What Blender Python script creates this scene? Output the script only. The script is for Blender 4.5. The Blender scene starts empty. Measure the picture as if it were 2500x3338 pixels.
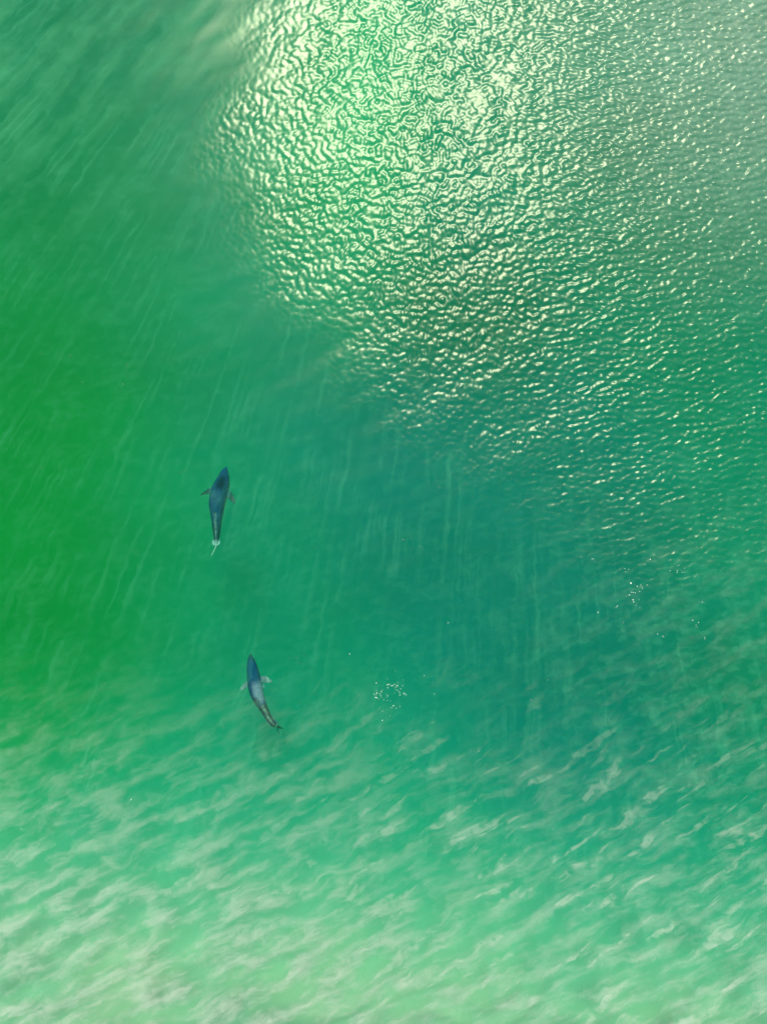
import bpy, bmesh, math, random
import numpy as np
from mathutils import Vector

scene = bpy.context.scene
COL = scene.collection
R = math.radians

# ------------------------------------------------------------------ camera, sky, sun, exposure
PXM = 60.0                      # photograph pixels per metre on the water surface
CAM_H = (3338 / PXM) / (2 * (18.0 / 24.0))     # 24 mm lens on a 36 mm tall frame
def at(px, py, z=0.0):
    """where the sight line through a photograph pixel meets the height z"""
    k = (CAM_H - z) / CAM_H
    return Vector(((px - 1250) / PXM * k, (1669 - py) / PXM * k, z))

cam_d = bpy.data.cameras.new('camera')
cam = bpy.data.objects.new('camera', cam_d); COL.objects.link(cam)
cam.location = (0, 0, CAM_H); cam.rotation_euler = (0, 0, 0)
cam_d.sensor_fit = 'VERTICAL'; cam_d.sensor_height = 36; cam_d.lens = 24
cam_d.clip_start = 0.5; cam_d.clip_end = 3000
scene.camera = cam

SUN_DIR = Vector((1.8, 24.0, CAM_H)).normalized()
world = bpy.data.worlds.new('World'); scene.world = world; world.use_nodes = True
wn = world.node_tree.nodes; wl = world.node_tree.links
bg = wn['Background']
sky = wn.new('ShaderNodeTexSky'); sky.sky_type = 'NISHITA'; sky.sun_disc = False
sky.sun_elevation = math.asin(SUN_DIR.z); sky.sun_rotation = math.atan2(SUN_DIR.x, SUN_DIR.y)
sky.air_density = 1.0; sky.dust_density = 0.8; sky.ozone_density = 1.0
wl.new(sky.outputs[0], bg.inputs[0]); bg.inputs[1].default_value = 0.05
sun_d = bpy.data.lights.new('sun', 'SUN'); sun_d.energy = 1.5; sun_d.angle = R(18); sun_d.color = (1.0, 0.96, 0.62)
sun = bpy.data.objects.new('sun', sun_d); COL.objects.link(sun)
sun.rotation_euler = (-SUN_DIR).to_track_quat('-Z', 'Y').to_euler(); sun.location = SUN_DIR * 60
vs = scene.view_settings
vs.view_transform = 'Standard'; vs.look = 'None'; vs.gamma = 1; vs.use_curve_mapping = False
vs.exposure = 1.75
scene.cycles.volume_bounces = 0
scene.cycles.max_bounces = 6
scene.cycles.transparent_max_bounces = 12

# ------------------------------------------------------------------ node helper
class NT:
    def __init__(self, name):
        self.m = bpy.data.materials.new(name); self.m.use_nodes = True
        self.t = self.m.node_tree; self.t.nodes.clear()
        self.out = self.t.nodes.new('ShaderNodeOutputMaterial')
    def n(self, typ, **kw):
        nd = self.t.nodes.new(typ)
        for k, v in kw.items(): setattr(nd, k, v)
        return nd
    def put(self, sock, v):
        if isinstance(v, bpy.types.NodeSocket): self.t.links.new(v, sock)
        elif v is not None:
            if hasattr(sock.default_value, '__len__') and not hasattr(v, '__len__'): v = (v,) * len(sock.default_value)
            if hasattr(v, '__len__') and len(v) == 3 and len(sock.default_value) == 4: v = (*v, 1)
            sock.default_value = v
    def math(self, op, a, b=None, c=None, clamp=False):
        nd = self.n('ShaderNodeMath', operation=op, use_clamp=clamp)
        for i, v in enumerate((a, b, c)):
            if v is not None: self.put(nd.inputs[i], v)
        return nd.outputs[0]
    def vmath(self, op, a, b=None):
        nd = self.n('ShaderNodeVectorMath', operation=op)
        self.put(nd.inputs[0], a)
        if b is not None: self.put(nd.inputs[1], b)
        return nd.outputs['Value'] if op in ('DISTANCE', 'LENGTH', 'DOT_PRODUCT') else nd.outputs[0]
    def mul(self, a, b): return self.math('MULTIPLY', a, b)
    def add(self, a, b): return self.math('ADD', a, b)
    def step(self, v, a, b, lo=0.0, hi=1.0):
        nd = self.n('ShaderNodeMapRange', interpolation_type='SMOOTHSTEP', clamp=True)
        for i, x in enumerate((v, a, b, lo, hi)): self.put(nd.inputs[i], x)
        return nd.outputs[0]
    def noise(self, vec, scale=1.0, detail=3.0, rough=0.5, dist=0.0):
        nd = self.n('ShaderNodeTexNoise')
        self.put(nd.inputs['Vector'], vec); self.put(nd.inputs['Scale'], scale)
        self.put(nd.inputs['Detail'], detail); self.put(nd.inputs['Roughness'], rough); self.put(nd.inputs['Distortion'], dist)
        return nd.outputs['Fac']
    def noisec(self, vec, scale=1.0, detail=2.0):
        nd = self.n('ShaderNodeTexNoise')
        self.put(nd.inputs['Vector'], vec); self.put(nd.inputs['Scale'], scale); self.put(nd.inputs['Detail'], detail)
        return nd.outputs['Color']
    def mix(self, f, a, b):
        nd = self.n('ShaderNodeMix', data_type='RGBA')
        self.put(nd.inputs[0], f); self.put(nd.inputs[6], a); self.put(nd.inputs[7], b)
        return nd.outputs[2]
    def rot(self, vec, ang, sx, sy, off=0.0):
        """coordinates turned by -ang (so x runs along the direction ang), then scaled"""
        a = self.n('ShaderNodeMapping', vector_type='POINT'); self.put(a.inputs[0], vec)
        a.inputs['Rotation'].default_value = (0, 0, -ang)
        b = self.vmath('MULTIPLY', a.outputs[0], (sx, sy, 1.0))
        return self.vmath('ADD', b, (off, off * 1.7, off * 0.3))
    def blob(self, pos, c, rx, ry, ang=0.0, lo=0.0):
        """1 at c falling smoothly to 0 at the ellipse rx, ry"""
        d = self.vmath('SUBTRACT', pos, (c[0], c[1], 0))
        q = self.vmath('MULTIPLY', self.rot(d, ang, 1 / rx, 1 / ry), (1, 1, 0))
        return self.step(self.vmath('LENGTH', q), 1.0, lo)

def fields(t):
    """world position flattened, and a gently warped copy for uneven outlines"""
    g = t.n('ShaderNodeNewGeometry')
    p = t.vmath('MULTIPLY', g.outputs['Position'], (1, 1, 0))
    w = t.vmath('MULTIPLY', t.vmath('SUBTRACT', t.noisec(p, 0.13, 3), (0.5, 0.5, 0.5)), (5, 5, 0))
    return p, t.vmath('ADD', p, w)
def sepxy(t, v):
    s = t.n('ShaderNodeSeparateXYZ'); t.put(s.inputs[0], v)
    return s.outputs[0], s.outputs[1]

# ------------------------------------------------------------------ waves
rng = np.random.default_rng(11)
def spectrum(n, d, l0, l1, ang=None, spread=0.6, seed=0):
    """periodic random waves with wavelengths l0..l1; ang is the direction the waves travel"""
    r = np.random.default_rng(seed)
    k = np.fft.fftfreq(n, d); kx, ky = np.meshgrid(k, k, indexing='ij')
    kk = np.hypot(kx, ky) + 1e-9
    lc = 1 / math.sqrt(l0 * l1); band = np.exp(-(np.log(kk / lc) / (0.6 * math.log(l1 / l0))) ** 2)
    if ang is not None:
        a = np.arctan2(ky, kx) - ang; a = np.abs((a + np.pi / 2) % np.pi - np.pi / 2)
        band = band * np.exp(-(a / spread) ** 2)
    f = np.fft.ifft2(np.fft.fft2(r.standard_normal((n, n))) * band).real
    gx = (np.roll(f, -1, 0) - f) / d; gy = (np.roll(f, -1, 1) - f) / d
    return f / math.sqrt((gx ** 2 + gy ** 2).mean())      # rms slope 1
def sample(f, d, X, Y):
    n = f.shape[0]
    u = X / d; v = Y / d; i = np.floor(u).astype(int); j = np.floor(v).astype(int); a = u - i; b = v - j
    i0 = i % n; i1 = (i + 1) % n; j0 = j % n; j1 = (j + 1) % n
    return (f[i0, j0] * (1 - a) + f[i1, j0] * a) * (1 - b) + (f[i0, j1] * (1 - a) + f[i1, j1] * a) * b
def domes(X, Y, cell, seed):
    """height of packed rounded cells about cell metres wide"""
    r = np.random.default_rng(seed); N = 256; jx = r.random((N, N)); jy = r.random((N, N)); jh = r.random((N, N))
    u = X / cell; v = Y / cell; i = np.floor(u).astype(int); j = np.floor(v).astype(int)
    acc = np.zeros_like(X)
    for a in (-1, 0, 1):
        for b in (-1, 0, 1):
            p = (i + a) % N; q = (j + b) % N
            d2 = (u - (i + a + jx[p, q])) ** 2 + (v - (j + b + jy[p, q])) ** 2
            acc += np.exp(-d2 * (5 + 5 * jh[p, q]) * 1.3)
    return np.log(acc + 0.03) * cell
def sstep(x, a, b):
    t = np.clip((x - a) / (b - a), 0, 1); return t * t * (3 - 2 * t)

def axis(pieces, far):
    """grid lines: evenly spaced over each (start, end, step), then ever wider out to far"""
    a = np.concatenate([np.arange(p, q - 1e-6, d) for p, q, d in pieces]).tolist()
    def out(x, d):
        r = []
        while abs(x) < far:
            d *= 1.35; x += d; r.append(x)
        return r
    return np.array(out(a[0], -pieces[0][2])[::-1] + a + out(a[-1], pieces[-1][2]))

def patch(X, Y):
    """how ruffled the wind has left the water: 1 inside the rippled patch, 0 on the slick"""
    wob = sample(WOB, 0.25, X, Y)
    Xw = X + 0.45 * wob; Yw = Y + 0.45 * sample(WOB, 0.25, Y + 31, X)
    left = -5.6 + np.maximum(0, (Yw - 23)) * 0.35 + np.maximum(0, 14 - Yw) * 0.75
    a = sstep(Xw, left - 5.0, left + 4.5)
    low = 11.5 - (Xw + 7) * 0.62
    b = sstep(Yw, np.maximum(low, -2.5) - 11.0, np.maximum(low, -2.5) + 5.0)
    return a * b

def build_water():
    xs = axis([(-25, -10.5, 0.12), (-10.5, 25, 0.062)], 420); ys = axis([(-32, -10, 0.12), (-10, 32, 0.062)], 420)
    X, Y = np.meshgrid(xs, ys, indexing='ij')
    n, d = 1024, 0.06
    iso = spectrum(n, d, 0.26, 0.58, seed=1)
    lines = spectrum(n, d, 0.30, 0.75, R(92), 0.8, seed=2)
    chop = spectrum(n, d, 1.2, 3.2, R(118), 0.5, seed=3)
    swell = spectrum(n, 0.25, 4, 11, R(122), 0.35, seed=4)
    P = patch(X, Y)
    P0 = P; P = P * np.clip(1.08 + 0.13 * sample(WOB, 0.09, X, Y), 0.85, 1.5)      # gusts
    right = sstep(X + 0.05 * Y, 3.0, 15.0)
    edge = np.maximum(np.abs(X) - 27, np.abs(Y) - 34); calm = 1 - sstep(edge, 0, 12)
    wx = 0.12 * sample(chop, d, X, Y) ; wy = 0.12 * sample(chop, d, Y, X)
    z = P * (1 - 0.65 * right) * (0.033 * domes(X + wx, Y + wy, 0.28, 3) + 0.010 * domes(X - wy + 7, Y + wx, 0.55, 5))
    z += P * (1 - 0.65 * right) * np.tan(R(3.3)) * sample(iso, d, X, Y)
    g = sample(lines, d, X + 3, Y + 7); g = g / lines.std()
    z += P * right * 0.014 * np.tanh(2.2 * g)
    z += P * right * np.tan(R(3.0)) * sample(lines, d, X + 3, Y + 7)
    z += P * right * np.tan(R(4.4)) * sample(iso, d, X + 9, Y + 2) * (1 + 0.45 * sstep(Y, 6, 22))
    z += np.tan(R(1.3)) * sample(chop, d, X, Y)
    z += np.tan(R(1.0)) * sample(swell, 0.25, X, Y)
    z *= calm
    nx, ny = X.shape
    idx = np.arange(nx * ny).reshape(nx, ny)
    q = np.stack([idx[:-1, :-1], idx[1:, :-1], idx[1:, 1:], idx[:-1, 1:]], -1).reshape(-1, 4)
    co = np.stack([X, Y, z], -1).reshape(-1, 3)
    # the water is a closed body: skirt and floor below the seabed
    rim = np.concatenate([idx[:, 0], idx[-1, 1:], idx[-2::-1, -1], idx[0, -2:0:-1]])
    low = co[rim].copy(); low[:, 2] = -20
    b0 = len(co); m = len(rim)
    co = np.concatenate([co, low])
    lo = b0 + np.arange(m); nx_ = np.roll(np.arange(m), -1)
    sk = np.stack([rim, lo, lo[nx_], rim[nx_]], -1)
    me = bpy.data.meshes.new('water')
    nq = len(q) + len(sk)
    loops = np.concatenate([q.reshape(-1), sk.reshape(-1), lo[::-1]]).astype(np.int32)
    starts = np.concatenate([np.arange(nq) * 4, [nq * 4]]).astype(np.int32)
    me.vertices.add(len(co)); me.vertices.foreach_set('co', co.astype(np.float32).reshape(-1))
    me.loops.add(len(loops)); me.loops.foreach_set('vertex_index', loops)
    me.polygons.add(nq + 1); me.polygons.foreach_set('loop_start', starts)
    sm = np.ones(nq + 1, bool); sm[len(q):] = False
    me.polygons.foreach_set('use_smooth', sm)
    at_ = me.attributes.new('ruffle', 'FLOAT', 'POINT')
    at_.data.foreach_set('value', np.concatenate([P0.reshape(-1), np.zeros(m)]).astype(np.float32))
    me.update(calc_edges=True); me.validate()
    o = bpy.data.objects.new('water', me); COL.objects.link(o)
    o['kind'] = 'structure'; o['label'] = 'green sea surface, rippled at upper right and smooth elsewhere'
    me.materials.append(water_material())
    return o

def water_material():
    t = NT('sea_water')
    p, w = fields(t)
    x, y = sepxy(t, p)
    at_ = t.n('ShaderNodeAttribute', attribute_name='ruffle')
    ruf = at_.outputs['Fac']
    # sky reflections painted as a pale diffuse layer, drawn out along the waves
    warp = t.vmath('MULTIPLY', t.vmath('SUBTRACT', t.noisec(p, 0.6, 2), (0.5, 0.5, 0.5)), (0.8, 0.8, 0))
    pw = t.vmath('ADD', p, warp)
    crest = t.noise(t.rot(pw, R(26), 0.33, 1.2), 1.0, 6, 0.62)
    crest2 = t.noise(t.rot(pw, R(35), 0.27, 1.45, 40), 1.0, 3, 0.5)
    up = t.noise(t.rot(pw, R(50), 0.13, 0.85, 90), 1.0, 4, 0.6)
    mott = t.noise(pw, 0.6, 5, 0.6)
    big = t.noise(p, 0.11, 2)
    # regions where the sheen is painted
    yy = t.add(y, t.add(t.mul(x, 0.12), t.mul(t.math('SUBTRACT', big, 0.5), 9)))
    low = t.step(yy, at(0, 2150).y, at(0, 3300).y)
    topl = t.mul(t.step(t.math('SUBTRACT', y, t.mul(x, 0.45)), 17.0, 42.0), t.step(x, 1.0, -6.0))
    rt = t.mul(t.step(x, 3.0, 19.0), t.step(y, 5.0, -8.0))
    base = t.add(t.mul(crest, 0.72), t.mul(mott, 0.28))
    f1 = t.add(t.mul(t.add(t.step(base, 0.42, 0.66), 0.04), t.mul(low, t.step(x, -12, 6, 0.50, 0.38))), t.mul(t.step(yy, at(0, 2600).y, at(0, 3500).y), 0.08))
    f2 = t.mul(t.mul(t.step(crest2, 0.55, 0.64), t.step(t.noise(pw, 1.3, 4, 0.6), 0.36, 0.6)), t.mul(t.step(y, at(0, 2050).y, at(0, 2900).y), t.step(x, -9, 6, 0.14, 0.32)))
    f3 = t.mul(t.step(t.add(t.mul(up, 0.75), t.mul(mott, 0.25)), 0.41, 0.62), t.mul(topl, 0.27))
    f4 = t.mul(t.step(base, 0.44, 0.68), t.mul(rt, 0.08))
    # light shafts painted as long thin streaks, fanning from beyond the upper right
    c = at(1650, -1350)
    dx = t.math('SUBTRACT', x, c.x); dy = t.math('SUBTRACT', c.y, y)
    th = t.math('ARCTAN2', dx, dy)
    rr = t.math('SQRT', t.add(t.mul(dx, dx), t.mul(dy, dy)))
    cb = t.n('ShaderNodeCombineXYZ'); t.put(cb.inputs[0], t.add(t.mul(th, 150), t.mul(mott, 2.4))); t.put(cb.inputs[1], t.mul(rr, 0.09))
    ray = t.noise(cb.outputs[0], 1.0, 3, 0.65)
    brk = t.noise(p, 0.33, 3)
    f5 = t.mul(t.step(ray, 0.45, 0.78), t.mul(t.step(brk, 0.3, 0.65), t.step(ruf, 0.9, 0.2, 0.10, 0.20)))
    f6 = t.mul(t.add(t.step(ray, 0.35, 0.7, 0.7, 1.0), t.mul(mott, 0.6)), t.mul(t.blob(p, at(2500, 100), 19, 19), 0.22))  # bright sky haze painted over the upper right
    # fine ripple texture all over, put into the colour as pale green mottling
    fine = t.noise(t.rot(pw, R(20), 1.5, 2.6, 11), 1.0, 3, 0.65)
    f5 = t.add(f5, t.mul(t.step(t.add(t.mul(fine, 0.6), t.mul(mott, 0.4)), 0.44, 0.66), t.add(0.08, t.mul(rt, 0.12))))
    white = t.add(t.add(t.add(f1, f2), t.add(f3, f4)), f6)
    painted_light = t.math('MINIMUM', t.add(white, f5), 0.8)
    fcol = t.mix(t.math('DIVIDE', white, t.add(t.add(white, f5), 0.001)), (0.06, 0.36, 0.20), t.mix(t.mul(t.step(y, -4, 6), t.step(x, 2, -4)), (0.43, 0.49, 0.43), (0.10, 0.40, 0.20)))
    gl = t.n('ShaderNodeBsdfGlossy'); gl.inputs['Color'].default_value = (1, 1, 1, 1)
    gl.inputs['Roughness'].default_value = 0.19
    g2 = t.n('ShaderNodeBsdfGlossy'); g2.inputs['Color'].default_value = (1, 1, 1, 1); t.put(g2.inputs['Roughness'], t.step(ruf, 0, 1, 0.2, 0.30))
    gm = t.n('ShaderNodeMixShader'); t.put(gm.inputs[0], t.step(ruf, 0, 1, 0.9, 0.64))
    t.t.links.new(gl.outputs[0], gm.inputs[1]); t.t.links.new(g2.outputs[0], gm.inputs[2])
    fr = t.n('ShaderNodeFresnel'); fr.inputs['IOR'].default_value = 1.34
    tr = t.n('ShaderNodeBsdfTransparent'); tr.inputs[0].default_value = (1, 1, 1, 1)
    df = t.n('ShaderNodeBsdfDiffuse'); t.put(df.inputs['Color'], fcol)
    m1 = t.n('ShaderNodeMixShader'); t.put(m1.inputs[0], painted_light)
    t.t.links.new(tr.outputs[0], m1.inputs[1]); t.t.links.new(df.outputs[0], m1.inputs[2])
    m2 = t.n('ShaderNodeMixShader'); t.put(m2.inputs[0], fr.outputs[0])
    t.t.links.new(m1.outputs[0], m2.inputs[1]); t.t.links.new(gm.outputs[0], m2.inputs[2])
    t.t.links.new(m2.outputs[0], t.out.inputs['Surface'])
    va = t.n('ShaderNodeVolumeAbsorption'); va.inputs['Color'].default_value = (0.0, 0.94, 0.84, 1); va.inputs['Density'].default_value = 0.25
    vs_ = t.n('ShaderNodeVolumeScatter'); vs_.inputs['Color'].default_value = (0.0, 1.0, 0.16, 1); vs_.inputs['Density'].default_value = 0.058
    ad=t.n('ShaderNodeAddShader'); t.t.links.new(va.outputs[0],ad.inputs[0]); t.t.links.new(vs_.outputs[0],ad.inputs[1])
    t.t.links.new(ad.outputs[0], t.out.inputs['Volume'])
    return t.m

# ------------------------------------------------------------------ seabed
def build_seabed():
    xs = axis([(-30, 30, 0.4)], 400); ys = axis([(-38, 38, 0.4)], 400)
    X, Y = np.meshgrid(xs, ys, indexing='ij')
    bar = sstep(-(Y + 0.10 * X), 11.0, 29.0)
    z = -12.0 + 9.6 * bar
    z += 5.5 * np.exp(-((np.abs(X + 2.5 - 0.12 * (Y - 20)) / 6.5) ** 2 + ((Y - 25.0) / 14.0) ** 2))  # rise added to brighten the bed under the glowing patch
    z += 0.22 * sample(WOB, 0.25, X * 0.5, Y * 0.5)
    z += 0.16 * bar * np.sin((Y - 0.55 * X) * 2.1 + 2.0 * sample(WOB, 0.25, X, Y))
    z -= 0.6 * sstep(-X, 12, 26) * (1 - bar)
    z -= 3.0 * np.exp(-(((X - 6) / 7.0) ** 2 + ((Y - 12) / 6.0) ** 2))
    z = np.clip(z, -16, -1.9)
    nx, ny = X.shape; idx = np.arange(nx * ny).reshape(nx, ny)
    q = np.stack([idx[:-1, :-1], idx[1:, :-1], idx[1:, 1:], idx[:-1, 1:]], -1).reshape(-1, 4)
    me = bpy.data.meshes.new('seabed')
    me.from_pydata(np.stack([X, Y, z], -1).reshape(-1, 3).tolist(), [], q.tolist())
    me.polygons.foreach_set('use_smooth', np.ones(len(q), bool))
    o = bpy.data.objects.new('seabed', me); COL.objects.link(o)
    o['kind'] = 'structure'; o['label'] = 'blurred sandy seabed rising towards the bottom edge'
    t = NT('seabed_sand')
    p, w = fields(t)
    x, y = sepxy(t, w)
    big = t.noise(p, 0.10, 4, 0.55); mid = t.noise(p, 0.42, 4, 0.55)
    sand = t.mix(mid, (0.48, 0.49, 0.29), (0.58, 0.57, 0.34))
    mud = t.mix(mid, (0.15, 0.28, 0.31), (0.19, 0.32, 0.35))
    alg = t.mix(mid, (0.40, 0.58, 0.03), (0.45, 0.64, 0.045))
    c = t.mix(t.mul(t.blob(w, (8.5, 0), 36, 17, R(-66), 0.35), 0.95), sand, mud)
    c = t.mix(t.mul(t.step(t.add(x, t.mul(big, 4)), -4.0, -24.0), t.mul(t.step(y, -26, -6), t.step(y, 46, 4))), c, alg)
    c = t.mix(t.mul(t.blob(w, (6.5, 14), 10, 9), 0.7), c, (0.11, 0.22, 0.24))
    c = t.mix(t.mul(t.blob(w, (-2.5, 25), 9.5, 21, 0, 0.2), 0.9), c, (0.60, 0.62, 0.24))  # soft glow of the bright patch, painted into the bed as pale yellow
    c = t.mix(t.mul(t.step(y, -14, -28), 0.85), c, sand)
    bd = t.n('ShaderNodeBsdfDiffuse'); t.put(bd.inputs['Color'], c)
    t.t.links.new(bd.outputs[0], t.out.inputs['Surface'])
    me.materials.append(t.m)
    return o

WOB = spectrum(512, 0.25, 5, 16, seed=21); WOB = WOB / WOB.std()

# ------------------------------------------------------------------ sharks
def mesh_from(name, v, f):
    me = bpy.data.meshes.new(name); me.from_pydata([tuple(p) for p in v], [], f); me.update()
    bm = bmesh.new(); bm.from_mesh(me); bmesh.ops.recalc_face_normals(bm, faces=bm.faces); bm.to_mesh(me); bm.free()
    return me

def catmull(P, n):
    P = np.asarray(P, float); t = np.linspace(0, len(P) - 1, n); out = []
    for s in t:
        i = min(int(s), len(P) - 2); u = s - i
        a = P[max(i - 1, 0)]; b = P[i]; c = P[i + 1]; d = P[min(i + 2, len(P) - 1)]
        out.append(0.5 * ((2 * b) + (c - a) * u + (2 * a - 5 * b + 4 * c - d) * u * u + (3 * b - a - 3 * c + d) * u ** 3))
    return np.array(out)

def loft(st, n=28):
    """closed body from stations (centre xyz, half width, half height)"""
    st = np.asarray(st); C = st[:, :3]; T = np.gradient(C, axis=0); T /= np.linalg.norm(T, axis=1)[:, None]
    S = np.cross(T, (0, 0, 1.0)); S /= np.linalg.norm(S, axis=1)[:, None]; U = np.cross(S, T)
    v = []; f = []
    for c, s, u, w, h in zip(C, S, U, st[:, 3], st[:, 4]):
        for k in range(n):
            a = 2 * math.pi * k / n
            ca, sa = math.cos(a), math.sin(a)
            v.append(c + s * w * ca + u * h * (sa if sa > 0 else sa * 0.9))
    m = len(C)
    for i in range(m - 1):
        for k in range(n):
            f.append((i * n + k, i * n + (k + 1) % n, (i + 1) * n + (k + 1) % n, (i + 1) * n + k))
    f.append(tuple(range(n - 1, -1, -1))); f.append(tuple((m - 1) * n + k for k in range(n)))
    return v, f

def fin(secs, up, thick, n=12):
    """secs: list of (leading point, trailing point); a lens-shaped section between each pair, thin along up"""
    v = []; f = []
    up = np.asarray(up, float); up /= np.linalg.norm(up)
    m = len(secs)
    for i, (a, b) in enumerate(secs):
        a = np.asarray(a, float); b = np.asarray(b, float)
        L = np.linalg.norm(b - a)
        for k in range(n):
            q = 2 * math.pi * k / n; u = 0.5 - 0.5 * math.cos(q)
            tk = thick * L * math.sin(q) * (1 - 0.55 * u)
            v.append(a + (b - a) * u + up * tk)
    for i in range(m - 1):
        for k in range(n):
            f.append((i * n + k, i * n + (k + 1) % n, (i + 1) * n + (k + 1) % n, (i + 1) * n + k))
    f.append(tuple(range(n - 1, -1, -1))); f.append(tuple((m - 1) * n + k for k in range(n)))
    return v, f

def curve_fin(lead, trail, up, thick, m=9):
    return fin(list(zip(catmull(lead, m), catmull(trail, m))), up, thick)

def union(name, parts):
    objs = []
    for i, (v, f) in enumerate(parts):
        o = bpy.data.objects.new('shape', mesh_from('shape', v, f)); COL.objects.link(o); objs.append(o)
    for o in objs[1:]:
        md = objs[0].modifiers.new('union', 'BOOLEAN'); md.operation = 'UNION'; md.solver = 'EXACT'; md.object = o
    dg = bpy.context.evaluated_depsgraph_get()
    me = bpy.data.meshes.new_from_object(objs[0].evaluated_get(dg)); me.name = name
    for o in objs:
        old = o.data; bpy.data.objects.remove(o); bpy.data.meshes.remove(old)
    return me

def build_shark(name, P, spec):
    """spec holds outlines in photograph pixels; P(px, py, dz) gives the point at the shark's depth"""
    L = np.array([P(*q) for q in spec['left']]); Rr = np.array([P(*q) for q in spec['right']])
    n = 46
    Ls = catmull(L, n); Rs = catmull(Rr, n)
    C = (Ls + Rs) / 2; W = np.linalg.norm(Ls - Rs, axis=1) / 2
    u = np.linspace(0, 1, n)
    W = np.maximum(W, 0.02); H = W * (1.02 + 0.22 * u)
    C[:, 2] += 0.02 * np.sin(u * 3)
    # blunt rounded snout
    st = np.column_stack([C, W, H])
    d = (C[0] - C[1]) / np.linalg.norm(C[0] - C[1])
    w0 = W[0]; h0 = H[0]
    nose = [np.array([*(C[0] + d * w0 * a), w0 * b, h0 * b]) for a, b in ((1.05, 0.05), (0.95, 0.38), (0.7, 0.7), (0.38, 0.9))]
    st = np.vstack([nose, st])
    parts = [loft(st)]
    for q in spec['flat_fins']:      # pectorals, pelvics and keels: lie roughly flat
        parts.append(curve_fin([P(*a) for a in q['lead']], [P(*a) for a in q['trail']], q.get('up', (0, 0, 1)), q.get('thick', 0.07)))
    for q in spec['tall_fins']:      # dorsals and tail lobes: stand on edge
        parts.append(curve_fin([P(*a) for a in q['lead']], [P(*a) for a in q['trail']], q['up'], q.get('thick', 0.06)))
    me = union(name, parts)
    me.polygons.foreach_set('use_smooth', np.ones(len(me.polygons), bool))
    # skin pigment, with sun flecks and sheen painted in
    nv = len(me.vertices); co = np.empty(nv * 3); me.vertices.foreach_get('co', co); co = co.reshape(-1, 3)
    spine = st[4:, :3]; ww = st[4:, 3]; hh = st[4:, 4]
    D = np.linalg.norm(co[:, None, :2] - spine[None, :, :2], axis=2); k = D.argmin(1)
    T = np.gradient(spine, axis=0); T /= np.linalg.norm(T, axis=1)[:, None]
    lat = (co[:, 0] - spine[k, 0]) * T[k, 1] - (co[:, 1] - spine[k, 1]) * T[k, 0]
    rel = lat / ww[k]; vert = (co[:, 2] - spine[k, 2]) / hh[k]; s = k / (len(spine) - 1)
    colr = np.array([0.42, 0.52, 0.60]) * spec["pigment_and_light"](s, rel, vert, co)
    ca = me.color_attributes.new('pigment_and_light', 'FLOAT_COLOR', 'POINT')
    ca.data.foreach_set('color', np.column_stack([colr, np.ones(nv)]).astype(np.float32).reshape(-1))
    me.materials.clear(); me.materials.append(skin_material())
    o = bpy.data.objects.new(name, me); COL.objects.link(o)
    ctr = Vector(spine[len(spine) // 2]); me.transform(__import__('mathutils').Matrix.Translation(-ctr)); o.location = ctr
    return o

_skin = []
def skin_material():
    if _skin: return _skin[0]
    t = NT('shark_skin')
    a = t.n('ShaderNodeVertexColor', layer_name='pigment_and_light')
    tc = t.n('ShaderNodeTexCoord')
    n1 = t.noise(tc.outputs['Object'], 9, 4, 0.65); n2 = t.noise(tc.outputs['Object'], 28, 3, 0.6)
    f = t.add(t.mul(n1, 0.7), t.mul(n2, 0.5))
    sc = t.n('ShaderNodeVectorMath', operation='SCALE'); t.t.links.new(a.outputs[0], sc.inputs[0]); t.put(sc.inputs['Scale'], t.step(f, 0.35, 0.85, 0.55, 1.5))
    b = t.n('ShaderNodeBsdfPrincipled'); t.t.links.new(sc.outputs[0], b.inputs['Base Color'])
    b.inputs['Roughness'].default_value = 0.55; b.inputs['Specular IOR Level'].default_value = 0.0
    bp = t.n('ShaderNodeBump'); bp.inputs['Strength'].default_value = 0.25; bp.inputs['Distance'].default_value = 0.02
    t.put(bp.inputs['Height'], n2); t.t.links.new(bp.outputs[0], b.inputs['Normal'])
    t.t.links.new(b.outputs[0], t.out.inputs['Surface'])
    _skin.append(t.m); return t.m

def lerp(a, b, f): return a * (1 - f[:, None]) + np.asarray(b)[None, :] * f[:, None]

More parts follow.
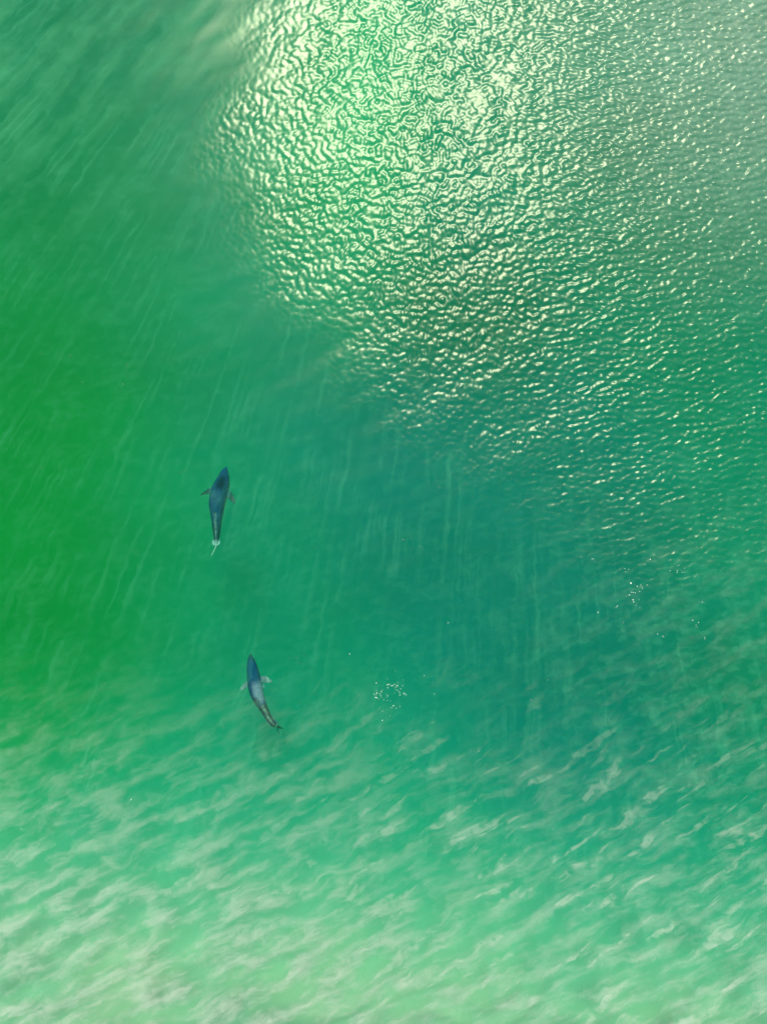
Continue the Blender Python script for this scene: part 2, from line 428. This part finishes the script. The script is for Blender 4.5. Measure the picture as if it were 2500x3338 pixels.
def shark_upper():
    Z = -2.0
    def P(x, y, dz=0.0):
        z = Z + dz; v = at(550 + x / 4.1425, 1450 + y / 4.1425, z); return np.array((v.x, v.y, v.z))
    left = [(766, 312), (722, 352), (682, 408), (642, 478), (606, 545), (576, 615), (556, 700), (548, 790), (557, 870), (570, 950), (586, 1050), (601, 1150), (611, 1230), (618, 1300), (630, 1350)]
    right = [(796, 316), (809, 350), (819, 420), (825, 500), (823, 575), (810, 640), (790, 715), (768, 790), (750, 860), (735, 930), (716, 1010), (702, 1100), (692, 1190), (678, 1290), (658, 1350)]
    def skin_tones(s, rel, vert, co):
        a = np.abs(rel)
        c = np.tile(np.array([0.005, 0.10, 0.25]), (len(s), 1))
        c = lerp(c, (0.006, 0.065, 0.13), sstep(s, 0.62, 0.8))
        c = lerp(c, (0.002, 0.02, 0.06), np.exp(-((s - 0.245) / 0.10) ** 4 - ((rel + 0.08) / 0.58) ** 4) * 0.95)      # dark oval patch behind the head
        c = lerp(c, (0.10, 0.19, 0.27), np.exp(-((s - 0.44) / 0.1) ** 4 - ((rel - 0.1) / 0.55) ** 4) * 0.55)           # pale back
        c = lerp(c, (0.55, 0.58, 0.55), sstep(-vert, -0.2, 0.3))                                                        # belly
        ridge = np.exp(-(rel / 0.2) ** 2) * sstep(s, 0.6, 0.64)
        bl = 0.5 + 0.5 * np.sin(co[:, 1] * 19 + np.sin(co[:, 1] * 7) * 2)
        c = lerp(c, (0.60, 0.60, 0.50), ridge * (0.35 + 0.6 * bl))  # caustic sunlight flecks painted along the tail ridge
        c = lerp(c, (0.95, 0.95, 0.78), sstep(s, 0.90, 0.95) * 0.95)
        fin = sstep(a, 1.12, 1.3) * (s < 0.6)
        c = lerp(c, (0.03, 0.08, 0.08), fin * 0.95)
        c = lerp(c, (0.40, 0.36, 0.32), fin * np.exp(-((a - 1.75) / 0.22) ** 2) * 0.6 * (rel < 0))
        return c
    spec = dict(left=left, right=right, pigment_and_light=skin_tones,
        flat_fins=[
            dict(lead=[(640, 560), (575, 575), (510, 608), (455, 650), (428, 676)], trail=[(622, 672), (560, 668), (500, 668), (455, 678), (431, 690)], thick=0.06),
            dict(lead=[(780, 590), (820, 612), (862, 660), (890, 720), (900, 770)], trail=[(770, 722), (804, 730), (842, 756), (874, 784), (897, 800)], thick=0.06),
            dict(lead=[(600, 885, -.12), (566, 905, -.16), (561, 935, -.2)], trail=[(620, 945, -.12), (582, 952, -.16), (568, 948, -.2)]),
            dict(lead=[(690, 890, -.12), (738, 905, -.16), (742, 935, -.2)], trail=[(680, 950, -.12), (722, 955, -.16), (735, 948, -.2)]),
            dict(lead=[(640, 1240), (604, 1275), (584, 1312)], trail=[(640, 1366), (608, 1362), (590, 1336)], thick=0.12),
            dict(lead=[(650, 1240), (682, 1272), (700, 1308)], trail=[(650, 1366), (678, 1356), (696, 1330)], thick=0.12)],
        tall_fins=[
            dict(lead=[(640, 830, .15), (632, 860, .36), (618, 905, .55), (612, 935, .66)], trail=[(630, 940, .15), (622, 948, .36), (612, 950, .55), (607, 956, .66)], up=(1, -.15, .12), thick=0.05),
            dict(lead=[(640, 1130, .08), (638, 1145, .16), (635, 1160, .22)], trail=[(642, 1175, .08), (640, 1175, .16), (636, 1180, .22)], up=(1, 0, 0)),
            dict(lead=[(655, 1325, 0), (640, 1375, .18), (612, 1430, .42), (584, 1484, .62)], trail=[(640, 1385, 0), (622, 1410, .18), (608, 1458, .42), (576, 1502, .62)], up=(.85, -.5, 0.1), thick=0.28),
            dict(lead=[(655, 1325, 0), (662, 1350, -.16), (655, 1385, -.32), (640, 1410, -.42)], trail=[(640, 1385, 0), (640, 1395, -.16), (638, 1408, -.32), (632, 1420, -.42)], up=(.85, -.5, 0.1), thick=0.09)])
    o = build_shark('shark', P, spec)
    o['label'] = 'upper, straighter blue-grey shark with dark side fins and a dark patch on its back'; o['category'] = 'shark'; o['group'] = 'sharks swimming just under the surface'

def shark_lower():
    Z = -1.9; k = 1657 / 300
    def P(x, y, dz=0.0):
        z = Z + dz; v = at(700 + x / k, 2080 + y / k, z); return np.array((v.x, v.y, v.z))
    left = [(622, 318), (598, 400), (586, 500), (583, 600), (587, 700), (597, 800), (612, 900), (643, 1010), (690, 1110), (745, 1195), (800, 1265), (850, 1340), (905, 1430), (965, 1515), (1040, 1580)]
    right = [(676, 312), (716, 372), (750, 450), (782, 540), (812, 640), (838, 740), (856, 840), (872, 940), (893, 1040), (918, 1130), (950, 1220), (984, 1310), (1020, 1395), (1062, 1470), (1112, 1545)]
    def skin_tones(s, rel, vert, co):
        a = np.abs(rel)
        c = np.tile(np.array([0.004, 0.085, 0.25]), (len(s), 1))
        c = lerp(c, (0.004, 0.05, 0.12), 1 - sstep(s, 0.02, 0.12))
        c = lerp(c, (0.66, 0.54, 0.66), np.exp(-((s - 0.5) / 0.14) ** 4) * sstep(-rel, -0.55, 0.1) * 0.85)             # lavender sky sheen painted on flank and back
        c = lerp(c, (0.004, 0.035, 0.09), np.exp(-((s - 0.585) / 0.05) ** 4) * sstep(rel, -0.35, 0.0) * 0.8)
        c = lerp(c, (0.01, 0.06, 0.11), sstep(s, 0.64, 0.7))
        c = lerp(c, (0.52, 0.58, 0.58), sstep(-vert, -0.25, 0.25))
        ridge = np.exp(-((rel + 0.30) / 0.30) ** 2) * sstep(s, 0.64, 0.7)
        bl = 0.5 + 0.5 * np.sin(co[:, 1] * 21 + np.sin(co[:, 0] * 17) * 2)
        c = lerp(c, (0.72, 0.66, 0.42), ridge * (0.3 + 0.65 * bl))  # cream blotches painted for sunlight rippling over the tail
        fin = sstep(a, 1.08, 1.25) * (s < 0.62)
        c = lerp(c, (0.42, 0.34, 0.34), fin)
        c = lerp(c, (0.72, 0.68, 0.58), fin * np.exp(-((a - 1.95) / 0.2) ** 2))
        c = lerp(c, (0.006, 0.04, 0.06), sstep(s, 0.985, 1.0) * (co[:, 1] < P(0, 1575)[1]))
        return c
    spec = dict(left=left, right=right, pigment_and_light=skin_tones,
        flat_fins=[
            dict(lead=[(650, 720), (598, 755), (540, 805), (485, 865), (452, 915)], trail=[(655, 850), (608, 862), (570, 898), (522, 934), (472, 942)], thick=0.06),
            dict(lead=[(800, 690), (868, 682), (930, 690), (990, 725), (1030, 770)], trail=[(810, 800), (880, 792), (925, 804), (980, 806), (1036, 800)], thick=0.06),
            dict(lead=[(800, 740, -.2), (850, 790, -.26), (905, 860, -.3)], trail=[(800, 930, -.2), (870, 925, -.26), (895, 905, -.3)]),
            dict(lead=[(760, 1120, -.14), (715, 1165, -.18), (722, 1205, -.22)], trail=[(830, 1230, -.14), (780, 1240, -.18), (742, 1222, -.22)]),
            dict(lead=[(1000, 1490), (1000, 1555), (1014, 1588)], trail=[(1090, 1570), (1085, 1594), (1040, 1597)], thick=0.1),
            dict(lead=[(1030, 1440), (1075, 1462), (1118, 1488)], trail=[(1100, 1560), (1122, 1548), (1134, 1520)], thick=0.1)],
        tall_fins=[
            dict(lead=[(790, 1040, .2), (775, 1075, .38), (772, 1130, .54), (785, 1185, .66)], trail=[(830, 1180, .2), (815, 1200, .38), (803, 1225, .54), (800, 1245, .66)], up=(1, .35, .25), thick=0.06),
            dict(lead=[(930, 1385, .1), (936, 1405, .16), (944, 1425, .22)], trail=[(955, 1430, .1), (954, 1436, .16), (952, 1442, .22)], up=(1, .5, 0)),
            dict(lead=[(1080, 1530, 0), (1112, 1590, .16), (1140, 1675, .36), (1163, 1745, .52)], trail=[(1110, 1590, 0), (1145, 1640, .16), (1158, 1700, .36), (1170, 1765, .52)], up=(.8, .45, -.5), thick=0.07),
            dict(lead=[(1080, 1530, 0), (1145, 1568, -.14), (1195, 1605, -.28), (1240, 1630, -.38)], trail=[(1110, 1590, 0), (1160, 1630, -.14), (1200, 1632, -.28), (1246, 1642, -.38)], up=(.4, .6, .6), thick=0.07)])
    o = build_shark('shark', P, spec)
    o['label'] = 'lower, bent blue-grey shark with pale side fins and painted cream sun flecks on its tail'; o['category'] = 'shark'; o['group'] = 'sharks swimming just under the surface'

# ------------------------------------------------------------------ flecks of foam
def flecks(label, pts, mat):
    v = []; f = []
    for (px, py, r) in pts:
        c = at(px, py, 0.0); rr = 0.72 * r * random.choice((0.7, 0.9, 1.0, 1.2)) / PXM
        z = 0.06
        base = len(v); n = 8
        a0 = random.random() * 6
        for lev, (q, h) in enumerate(((1.0, 0.0), (0.8, 0.45), (0.4, 0.75))):
            for k in range(n):
                a = a0 + 2 * math.pi * k / n; w = rr * q * (1 + 0.15 * math.sin(3 * a + px))
                v.append((c.x + w * math.cos(a), c.y + w * math.sin(a) * 1.15, z + rr * h))
        v.append((c.x, c.y, z + rr * 0.85))
        for l in range(2):
            for k in range(n):
                f.append((base + l * n + k, base + l * n + (k + 1) % n, base + (l + 1) * n + (k + 1) % n, base + (l + 1) * n + k))
        for k in range(n): f.append((base + 2 * n + k, base + 2 * n + (k + 1) % n, base + 3 * n))
        f.append(tuple(base + k for k in range(n - 1, -1, -1)))
    me = bpy.data.meshes.new('foam_flecks'); me.from_pydata(v, [], f); me.materials.append(mat)
    me.polygons.foreach_set('use_smooth', np.ones(len(me.polygons), bool))
    o = bpy.data.objects.new('foam_flecks', me); COL.objects.link(o)
    o['kind'] = 'stuff'; o['label'] = label

def build_flecks():
    random.seed(5)
    t = NT('foam'); b = t.n('ShaderNodeBsdfPrincipled'); t.put(b.inputs['Base Color'], (0.9, 0.9, 0.88)); b.inputs['Roughness'].default_value = 0.25
    t.t.links.new(b.outputs[0], t.out.inputs['Surface'])
    s = 400 / 1657
    main = [(1100 + x * s, 2100 + y * s, r) for x, y, r in (
        (525, 520, 2), (670, 542, 2), (680, 547, 2), (700, 538, 2), (680, 585, 1.5), (728, 558, 1.4), (740, 556, 1.6), (752, 555, 1.6), (772, 538, 1.8), (806, 552, 1.8), (812, 570, 1.8), (786, 576, 1.4), (815, 512, 1.6), (888, 480, 1.4), (675, 463, 1.1), (868, 556, 1.1), (888, 560, 1.1),
        (853, 600, 1.6), (782, 608, 1), (797, 610, 1), (812, 625, 1.1), (838, 645, 1.7), (768, 656, 1.1), (845, 680, 1.7), (836, 684, 1.4), (892, 657, 1.3), (903, 660, 1.6), (898, 673, 1.2), (926, 680, 1.9),
        (530, 655, 2.6), (570, 665, 2.4), (527, 622, 1.3), (605, 613, 1.5), (590, 633, 1.3), (598, 645, 1.5), (490, 664, 1.3), (495, 678, 1.1), (522, 677, 1.4), (585, 686, 1.2), (514, 716, 2.4), (532, 720, 1.9), (552, 733, 1.5), (588, 710, 1.2), (625, 747, 1.8), (655, 665, 1), (676, 685, 1.2), (680, 696, 1.2), (669, 712, 1.2), (674, 757, 1.2), (717, 760, 1.4),
        (755, 827, 2.2), (730, 850, 1.5), (790, 862, 1.9), (840, 835, 1.1), (607, 900, 1.2), (604, 1025, 1.7), (565, 867, 1), (780, 354, 1.3), (1170, 419, 1.5), (1308, 666, 1.5), (710, 958, 1.2))]
    flecks('dense cluster of tiny white foam flecks to the right of the lower shark', main, t.m)
    right = [(1900 + x * s, 1700 + y * s, r) for x, y, r in (
        (637, 832, 3), (897, 510, 2), (647, 953, 2.5), (668, 957, 1.7), (696, 961, 2.2), (617, 990, 1.9), (666, 1056, 2.6), (676, 1086, 2.1), (753, 943, 1.7), (772, 856, 1.7), (722, 873, 1.7), (857, 856, 1.7), (788, 885, 1.2), (795, 905, 1.5), (705, 1131, 1.4), (720, 1110, 1.2), (758, 1165, 1), (750, 1053, 1), (608, 645, 1.4), (555, 635, 1.4), (567, 676, 1.4), (620, 755, 1),
        (1165, 663, 1.7), (1263, 662, 1.7), (1258, 690, 1.5), (1270, 598, 1.3), (1293, 588, 1), (1325, 685, 1.5), (1353, 683, 1.2), (1360, 637, 1.3), (1453, 569, 1.4), (133, 504, 1.6), (113, 505, 1.2), (158, 540, 1.5), (195, 1226, 1.8), (455, 1140, 1.7), (440, 1158, 1.4), (441, 1080, 1.2),
        (1470, 1332, 1.7), (1548, 1360, 2), (1515, 1395, 1.3), (1517, 1418, 1.3), (1530, 1423, 1.1), (1467, 1554, 1.5), (998, 1519, 2), (1058, 1549, 1.4), (1070, 1545, 1.4), (1081, 1561, 1.4), (538, 1357, 1.5), (535, 1370, 1.1), (1600, 1087, 1.4), (1630, 1562, 1.3), (1634, 1583, 1.5), (360, 83, 1.5))]
    flecks('loose trail of white foam flecks on teal water, right of centre', right, t.m)
    rest = []
    for (cx, cy, n, sp) in ((1850, 2680, 7, 30), (1580, 800, 14, 70), (1430, 1590, 9, 40), (1730, 1220, 10, 60), (1780, 1320, 7, 40), (1350, 1780, 9, 40), (980, 2145, 8, 16), (1230, 2510, 8, 25), (1600, 1570, 8, 45), (1470, 3025, 14, 30), (170, 2620, 14, 45), (400, 2720, 16, 150), (550, 2650, 14, 150), (1370, 2750, 8, 25), (180, 1150, 9, 40), (605, 1525, 4, 14), (2440, 1330, 8, 16), (330, 1260, 6, 40), (600, 2900, 10, 200), (1250, 3050, 14, 200), (1900, 3000, 14, 250), (2150, 2560, 10, 150), (1700, 2450, 12, 200), (1640, 2310, 4, 20), (1330, 1340, 5, 40), (2000, 1640, 8, 80), (1700, 2120, 8, 120), (900, 1850, 6, 120), (1050, 2330, 6, 120)):
        for _ in range(n):
            rest.append((random.gauss(cx, sp), random.gauss(cy, sp * 0.8), random.choice((0.55, 0.6, 0.7, 0.8, 0.9, 1.2))))
    rest += [(840, 106, 2), (416, 1190, 1.6), (137, 1524, 1.8), (1200, 1166, 1.6), (905, 1255, 1), (1140, 2131, 1.9), (1730, 2280, 1.8), (1560, 2448, 1.6), (1460, 2030, 1.4), (430, 2605, 1.8), (330, 2633, 1.6), (72, 2700, 1.7)]
    flecks('scattered tiny white foam flecks all over the green water', rest, t.m)

build_water()
build_seabed()
shark_upper()
shark_lower()
build_flecks()
